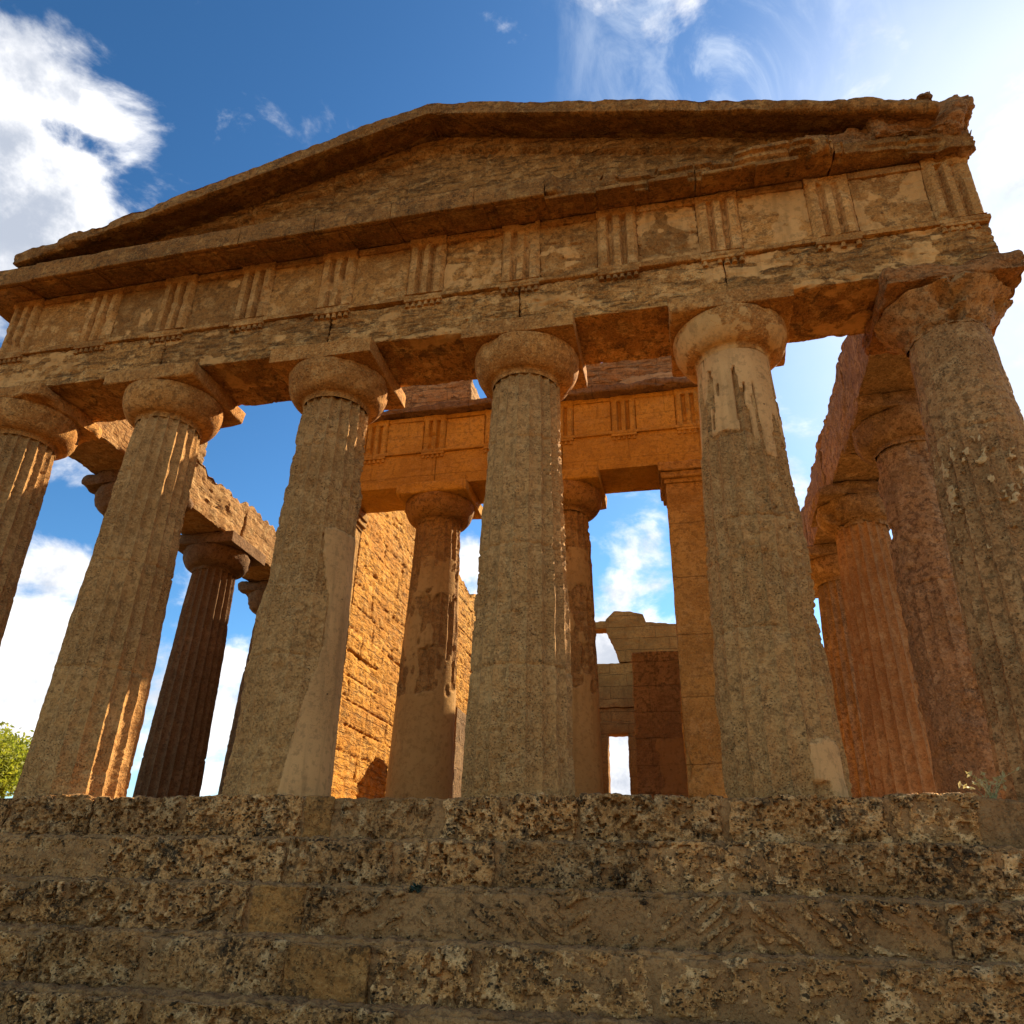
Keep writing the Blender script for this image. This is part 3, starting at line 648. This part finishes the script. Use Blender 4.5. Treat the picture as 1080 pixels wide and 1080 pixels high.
# lumpy broken stones left where the right corner fell away
for j, (lo, hi, sd) in enumerate((((5.9, -.98, 9.14), (7.3, .2, 9.56), 2.9), ((7.0, -1.05, 9.15), (8.30, .3, 9.70), 1.3), ((7.45, -.95, 9.60), (8.08, .2, 9.98), 4.7), ((7.85, -.80, 8.90), (8.40, .3, 9.45), 7.9), ((7.9, -1.0, 9.3), (8.46, .3, 9.78), 5.5), ((7.72, -1.0, 9.88), (7.98, -.5, 10.06), 9.9))):
    V, F = rock(lo, hi, .035, r0=.05, r1=.14, amp=.05, freq=2.0, strata=.05, pits=.03, seed=sd, low=.07)
    to_obj('broken_corner_stone', V, F, M_corner, ped, ((lo[0]+hi[0])/2, -.4, lo[2]))

# ------------------------------------------------------------------ flank entablatures (ragged inner faces)
def ragged(x0, x1, y0, y1, z0, ztop, seed, res=(.15, .05, .05), mat=None, strata=.035):
    """beam whose top edge is broken: ztop(y) gives its height"""
    V, F = rock((x0, y0, z0), (x1, y1, z0+1), res, r0=.012, r1=.05, amp=.02, strata=strata, pits=.012, seed=seed, low=.03)
    s = np.clip(V[:, 2]-z0, 0, 1.2); H = ztop(V[:, 1], V[:, 0]) - z0
    V[:, 2] = z0 + s*H
    return V, F
fe = thing('flank_entablature', (-7.67, 5, ZA), 'ragged sunlit beam over the left flank columns, between second and third front columns', 'entablature', 'beams over the flank columns')
def topL(y, x): return 7.93 + .06*np.sin(y*2.1) + .05*np.sin(y*5.3+x) + .035*np.sin(y*17+x*9)
yc = [.66, 3.05, 6.2, 9.35, 12.5]
for i in range(4):
    V, F = ragged(-8.3, -7.10, yc[i]+.01, yc[i+1]-.01, ZA+.003, topL, 2.1+i*3)
    to_obj('architrave_beam', V, F, M_beam, fe, (-7.67, (yc[i]+yc[i+1])/2, ZA))
V, F = rock((-8.25, .7, 7.95), (-7.15, 4.18, 8.62), .06, r0=.02, r1=.07, amp=.025, strata=.03, seed=8.8, low=.03)
to_obj('frieze_backing', V, F, M_beam, fe, (-7.67, 2.4, 7.95))
V, F = rock((-8.25, 4.2, 7.98), (-7.45, 12.4, 8.12), .08, r0=.03, r1=.09, amp=.04, seed=3.8, low=.05)
to_obj('frieze_backing', V, F, M_beam, fe, (-7.67, 8, 7.98))
fr = thing('flank_entablature', (XR, 5, ZA), 'shaded reddish beam over the right flank columns, behind the rightmost front column', 'entablature', 'beams over the flank columns')
def topR(y, x): return 8.12 + .07*np.sin(y*2.6+1) + .06*np.sin(y*6.1+x) + .03*np.sin(y*15+x*5)
for i in range(4):
    V, F = ragged(6.93, 8.25, yc[i]+.01, yc[i+1]-.01, ZA+.003, topR, 22.1+i*3)
    to_obj('architrave_beam', V, F, M_red, fr, (XR, (yc[i]+yc[i+1])/2, ZA))
V, F = rock((7.15, .7, 8.15), (8.25, 12.4, 8.75), .08, r0=.03, r1=.09, amp=.04, strata=.03, seed=13.8, low=.05)
to_obj('frieze_backing', V, F, M_ent, fr, (XR, 6, 8.15))

# ------------------------------------------------------------------ porch (pronaos)
YP = 5.0; DZ = -.06; ZC = .35
def pp(th, z):
    a = np.degrees(th)
    return .85*sst(z, 2.55, 2.35) + .62*sst(fbm(np.stack([np.cos(th)*.6, np.sin(th)*.6, z*.35], -1), 2.2, 3, .6, 3.0), -.25, .15)*(z < 5.4)*(z > 2.3)
GP = 'columns of the inner porch'
column(-1.42, YP, 'inner porch column patched with smooth plaster, standing before the sunlit golden wall', GP, 81.5, z0=ZC, dz=-.02+.26, sc=.93, mat=M_goldcol, cap=M_goldcol, ab=M_gold, patch=pp, keep=lambda th, z: .6, amp=.014, strata=.02, pits=.012, gouge=.04, spf=8, nz=180)
column(1.44, YP, 'inner porch column mostly hidden behind the evenly pitted front column, sky to its right', GP, 86.5, z0=ZC, dz=-.02+.26, sc=.93, mat=M_goldcol, cap=M_goldcol, ab=M_gold, patch=pp, keep=lambda th, z: .6, amp=.02, strata=.035, pits=.012, gouge=.05, spf=8, nz=180)
ZPA = ZA-.02+.26
for sx, lab in ((1, 'smooth golden corner pillar of the inner porch, just left of the plaster-topped front column'), (-1, 'golden corner pillar of the inner porch, hidden behind the third front column')):
    x0, x1 = (3.57, 4.42) if sx > 0 else (-4.42, -3.57)
    t = thing('anta_pillar', ((x0+x1)/2, YP, ZC), lab, 'pillar', 'corner pillars of the inner porch')
    def chew(P, N): return -.10*sst(fbm(P, 1.6, 3, .6, 2.2), -.1, .5)*sst(P[:, 2], 1.7, .9) 
    V, F = rock((x0, YP-.52, ZC-.01), (x1, YP+.62, 6.62), .04, r0=.006, r1=.022, amp=.005, strata=.004, seed=3.3*sx+4, extra=chew)
    to_obj('shaft', V, F, M_anta, t, ((x0+x1)/2, YP, ZC))
    V, F = join([rock((x0-.03, YP-.55, 6.624), (x1+.03, YP+.65, 6.72), .05, r0=.006, r1=.02, amp=.005, seed=1.1), rock((x0-.09, YP-.61, 6.724), (x1+.09, YP+.7, 6.86), .05, r0=.02, r1=.02, amp=.005, seed=1.4),
                 rock((x0-.13, YP-.65, 6.864), (x1+.13, YP+.72, ZPA-.004), .04, r0=.01, r1=.05, amp=.012, seed=1.9)])
    to_obj('capital', V, F, M_anta, t, ((x0+x1)/2, YP, 6.62))
pe = thing('porch_entablature', (0, YP, ZPA), 'orange beam with a small carved frieze over the inner porch columns', 'entablature')
YF = YP-.55
bx = [-4.5, -1.42, 1.44, 4.5]
for i in range(3):
    V, F = rock((bx[i]+.003, YF, ZPA+.002), (bx[i+1]-.003, YP+.55, 7.90), .06, r0=.006, r1=.016, amp=.005, strata=.003, seed=2+i*4, low=.006)
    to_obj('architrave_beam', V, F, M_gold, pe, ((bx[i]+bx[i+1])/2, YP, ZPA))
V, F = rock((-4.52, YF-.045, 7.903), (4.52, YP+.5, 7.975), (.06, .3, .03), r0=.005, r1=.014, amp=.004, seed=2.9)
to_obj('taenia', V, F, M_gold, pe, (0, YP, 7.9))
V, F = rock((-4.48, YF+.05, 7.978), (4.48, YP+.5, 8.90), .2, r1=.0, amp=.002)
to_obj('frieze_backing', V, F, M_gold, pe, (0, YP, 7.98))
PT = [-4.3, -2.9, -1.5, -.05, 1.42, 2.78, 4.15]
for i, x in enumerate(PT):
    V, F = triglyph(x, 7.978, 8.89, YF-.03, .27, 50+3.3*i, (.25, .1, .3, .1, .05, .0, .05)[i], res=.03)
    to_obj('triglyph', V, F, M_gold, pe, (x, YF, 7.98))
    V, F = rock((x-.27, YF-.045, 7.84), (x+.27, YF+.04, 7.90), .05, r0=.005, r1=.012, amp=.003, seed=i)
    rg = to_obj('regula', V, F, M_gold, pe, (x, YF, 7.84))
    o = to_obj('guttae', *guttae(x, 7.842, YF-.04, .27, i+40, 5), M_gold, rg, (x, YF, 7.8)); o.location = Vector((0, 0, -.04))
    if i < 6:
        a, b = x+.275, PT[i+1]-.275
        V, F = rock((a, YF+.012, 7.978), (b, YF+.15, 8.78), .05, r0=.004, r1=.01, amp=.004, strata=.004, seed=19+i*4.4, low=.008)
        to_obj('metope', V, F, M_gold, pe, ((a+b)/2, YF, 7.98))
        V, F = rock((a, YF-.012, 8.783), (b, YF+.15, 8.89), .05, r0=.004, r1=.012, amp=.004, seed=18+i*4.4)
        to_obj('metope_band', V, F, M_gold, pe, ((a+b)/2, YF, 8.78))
V, F = rock((-4.5, YF-.22, 8.905), (4.5, YP+.4, 9.08), (.04, .06, .03), r0=.02, r1=.10, amp=.03, strata=.03, seed=12, low=.04, chip=lambda P: .4+1.3*sst(vn(P*2.3), -.2, .5))
to_obj('cornice', V, F, M_pier, pe, (0, YP, 8.9))
up = thing('upper_porch_wall', (0, YP+.5, 9.08), 'broken brown wall standing on the porch frieze, seen just under the front beam', 'wall')
for a, b, h, pt in ((-2.75, -.80, .98, None), (-4.4, -3.35, .7, None), (-.35, 4.20, 1.0, 1), (4.31, 4.48, .6, None)):
    V, F = rock((a, YP-.28, 9.085), (b, YP+.6, 9.085+h), .05, r0=.02, r1=.07, amp=.025, strata=.05, seed=a*3+31, low=.04)
    P = V
    at = (sst(fbm(P, 1.5, 3, .6, 4.), -.1, .3)*sst(P[:, 2], 9.75, 9.45)*.9) if pt else np.zeros(len(P))
    to_obj('wall_stub', V, F, M_stub, up, ((a+b)/2, YP, 9.085), attr=at)

# ------------------------------------------------------------------ inner hall (cella) walls
def wall_top(V, z0, z1, amp, seed, ax=1, prof=None):
    s = np.clip((V[:, 2]-z0)/(z1-z0), 0, 1); q = np.stack([V[:, ax], 0*V[:, 0], 0*V[:, 0]], -1)
    d = amp*(np.round(1.6*fbm(q, 1.0, 2, .6, seed)*2)/2 + .35*vn(q*6+seed))
    if prof is not None: d = d + prof(V[:, ax])
    V[:, 2] += s*d; return V
def joints_(P, N):
    row = np.floor((P[:, 2]-.1+.012*fbm(P, 1.3, 2))/.53); zz = (P[:, 2]-.1+.012*fbm(P, 1.3, 2)) % .53; yy = (P[:, 1]+row*.57+.31*np.sin(row*2.7)) % 1.3
    g = np.maximum(np.exp(-((np.minimum(zz, .53-zz))/.022)**2), np.exp(-((np.minimum(yy, 1.3-yy))/.022)**2))
    tone = vn(np.stack([row*3.7, np.floor((P[:, 1]+row*.57)/1.3)*2.9, 0*row], -1))
    return -.035*g*sst(fbm(P, 1.1, 2), -.7, .1) + .018*tone
V, F = rock((-4.42, YP+.63, ZC-.01), (-3.57, 27.9, 8.75), (.2, .045, .035), r0=.01, r1=.05, amp=.012, strata=.024, pits=.022, seed=3.9, low=.025, bed=(0, .04, 1), sfreq=10, skip='z-', extra=joints_)
V = wall_top(V, 7.6, 8.75, .10, 4.0)
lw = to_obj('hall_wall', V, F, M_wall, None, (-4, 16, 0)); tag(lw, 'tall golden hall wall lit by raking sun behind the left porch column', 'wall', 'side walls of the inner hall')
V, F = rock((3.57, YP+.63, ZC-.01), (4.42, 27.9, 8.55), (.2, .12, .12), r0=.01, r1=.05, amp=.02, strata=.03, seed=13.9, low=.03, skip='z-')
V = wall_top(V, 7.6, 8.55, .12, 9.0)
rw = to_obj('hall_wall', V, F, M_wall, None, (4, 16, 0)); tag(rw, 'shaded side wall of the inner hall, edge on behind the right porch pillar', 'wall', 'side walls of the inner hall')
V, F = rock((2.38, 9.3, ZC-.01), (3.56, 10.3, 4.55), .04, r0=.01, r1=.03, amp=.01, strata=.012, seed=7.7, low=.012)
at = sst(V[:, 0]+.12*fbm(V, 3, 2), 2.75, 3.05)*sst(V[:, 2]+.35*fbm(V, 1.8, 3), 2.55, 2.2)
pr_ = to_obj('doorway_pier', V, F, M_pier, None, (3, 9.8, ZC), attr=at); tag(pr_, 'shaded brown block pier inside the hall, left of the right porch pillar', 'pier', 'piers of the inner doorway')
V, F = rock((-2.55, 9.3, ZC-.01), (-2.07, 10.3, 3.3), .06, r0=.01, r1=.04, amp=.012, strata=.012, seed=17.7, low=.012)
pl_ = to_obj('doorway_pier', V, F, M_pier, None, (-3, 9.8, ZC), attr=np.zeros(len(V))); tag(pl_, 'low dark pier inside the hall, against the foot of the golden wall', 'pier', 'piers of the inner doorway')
# back wall with an arched window and a doorway
def backwall():
    yb0, yb1 = 27.95, 28.75; parts = []
    wl, wr, dl, dr = -1.2, .46, -.24, .72
    def top(x): return 11.35 - .13*np.abs(x-.3)
    parts.append(rock((-4.4, yb0, ZC), (dl, yb1, 6.1), .14, r0=.01, r1=.05, amp=.02, seed=1.7))                 # left of the door
    parts.append(rock((dr, yb0, ZC), (4.4, yb1, 6.1), .08, r0=.01, r1=.09, amp=.02, strata=.03, seed=2.7))      # right of the door
    parts.append(rock((-4.4, yb0+.01, 6.105), (4.4, yb1, 6.70), .07, r0=.02, r1=.06, amp=.02, seed=3.7))       # lintel
    parts.append(rock((-4.4, yb0+.12, 6.705), (4.4, yb1, 7.35), .08, r0=.02, r1=.04, amp=.02, seed=4.7))
    parts.append(rock((-4.4, yb0, 7.355), (4.4, yb1, 9.05), .08, r0=.02, r1=.05, amp=.02, strata=.02, seed=5.7))
    parts.append(rock((-4.4, yb0+.08, 9.055), (4.4, yb1-.05, 9.55), .08, r0=.02, r1=.06, amp=.02, seed=5.9))
    V, F = rock((.46, yb0, 9.555), (4.4, yb1, 12.1), .07, r0=.02, r1=.05, amp=.025, strata=.02, seed=6.7)     # right of the window, leaning reveal
    s = np.clip((V[:, 2]-9.55)/1.9, 0, 1); V[:, 0] -= s*np.clip((1.6-V[:, 0])/1.14, 0, 1)*.62
    hh = np.interp(V[:, 0], [-.2, .3, 1.1, 1.75, 1.85, 4.4], [11.75, 12.25, 12.2, 12.0, 11.6, 11.3])
    V[:, 2] = 9.555 + (V[:, 2]-9.555)*(hh-9.555)/2.545
    parts.append((V, F))
    parts.append(rock((-2.6, yb0, 11.30), (-.02, yb1, 11.72), .08, r0=.03, r1=.10, amp=.03, seed=8.7))         # thin arch crown
    parts.append(rock((-4.4, yb0, 9.555), (-1.35, yb1, 11.3), .1, r0=.02, r1=.06, amp=.02, seed=9.7))
    return join(parts)
V, F = backwall()
bw = to_obj('back_wall', V, F, M_far, None, (0, 28.3, ZC)); tag(bw, 'far ruined end wall whose doorway and window open onto white sky', 'wall')

# ------------------------------------------------------------------ plants
def leaf_quads(C, size, rng, droop=0.3):
    n = len(C); a = rng.normal(size=(n, 3)); a /= np.linalg.norm(a, axis=1)[:, None]
    b = np.cross(a, rng.normal(size=(n, 3))); b /= np.linalg.norm(b, axis=1)[:, None]
    s = size*rng.uniform(.6, 1.3, n)[:, None]; a = a*s; b = b*s*.42
    V = np.stack([C-a, C+b-.15*a, C+a, C-b-.15*a], 1).reshape(-1, 3)
    return V, np.arange(4*n).reshape(n, 4)
tree = thing('leafy_tree', (-33.2, 25, -2.7), 'yellow-green leafy tree beyond the temple, low at the left edge', 'tree')
rng = np.random.default_rng(12); rt = random.Random(3)
parts = [tube([(-33.2, 25, -2.8), (-33.1, 25.1, -1.2), (-33.4, 24.9, .2), (-33.2, 25, 1.8)], [.34, .27, .23, .15], 10)]
tips = []
for k in range(15):
    a = rt.uniform(0, 6.28); e = rt.uniform(.2, 1.25); l = rt.uniform(2.0, 3.9)
    s = Vector((-33.3, 25, rt.uniform(-.2, 1.8))); d = Vector((math.cos(a)*math.cos(e), math.sin(a)*math.cos(e), math.sin(e)))
    m = s + d*l*.5 + Vector((0, 0, .25)); t_ = s + d*l
    parts.append(tube([s, m, t_], [.11, .06, .02], 6)); tips += [m*.5+t_*.5, t_, t_+d*.5]
    for q in (t_, m*.5+t_*.5): parts.append(tube([q, q+Vector((.5, 0, 1.4))], [.03, .012], 5))
    for q in range(3):
        e2 = t_ + Vector((rt.uniform(-1, 1), rt.uniform(-1, 1), rt.uniform(-.3, .9)))*.8
        parts.append(tube([m*.4+t_*.6, e2], [.03, .01], 5)); tips.append(e2)
to_obj('trunk', *join(parts), M_bark, tree, (-33.2, 25, -2.7))
C = []
for tpt in tips:
    k = rt.randint(150, 330); C.append(np.array(tpt) + [.5, 0, 1.4] + rng.normal(size=(k, 3))*[.42, .42, .30])
V, F = leaf_quads(np.concatenate(C), .13, rng); to_obj('crown', V, F, M_leaf, tree, (-33.2, 25, 2), sharp=None)
def sprig(name, base, label, mat, n, h, spread, leaf, seed, cat='plant'):
    rr = random.Random(seed); t = thing(name, base, label, cat); st = []; lf = []
    for k in range(n):
        a = rr.uniform(0, 6.28); l = h*rr.uniform(.5, 1.1); o = Vector((math.cos(a), math.sin(a)*.6, 0))*spread*rr.uniform(.3, 1)
        b = Vector(base) + Vector((rr.uniform(-.05, .05), rr.uniform(-.04, .04), 0))
        pts = [b, b+o*.4+Vector((0, 0, l*.6)), b+o+Vector((0, 0, l*.9))]
        st.append(tube(pts, [.006, .004, .002], 5))
        for q in range(rr.randint(5, 9)):
            u = rr.random(); lf.append(pts[1].lerp(pts[2], u) if rr.random() < .7 else pts[0].lerp(pts[1], u))
    to_obj('stems', *join(st), mat, t, base)
    V, F = leaf_quads(np.array(lf), leaf, np.random.default_rng(seed)); to_obj('leaves', V, F, mat, t, base, sharp=None)
    return t
sprig('dry_weed', (6.62, -.45, -.02), 'dry straw-coloured weed on the platform edge at the foot of the rightmost column', M_weed, 14, .34, .34, .038, 3)
sprig('green_tuft', (.86, -1.42, -.99), 'small dark green tuft in a joint of the stone steps', M_moss, 9, .07, .08, .03, 5)
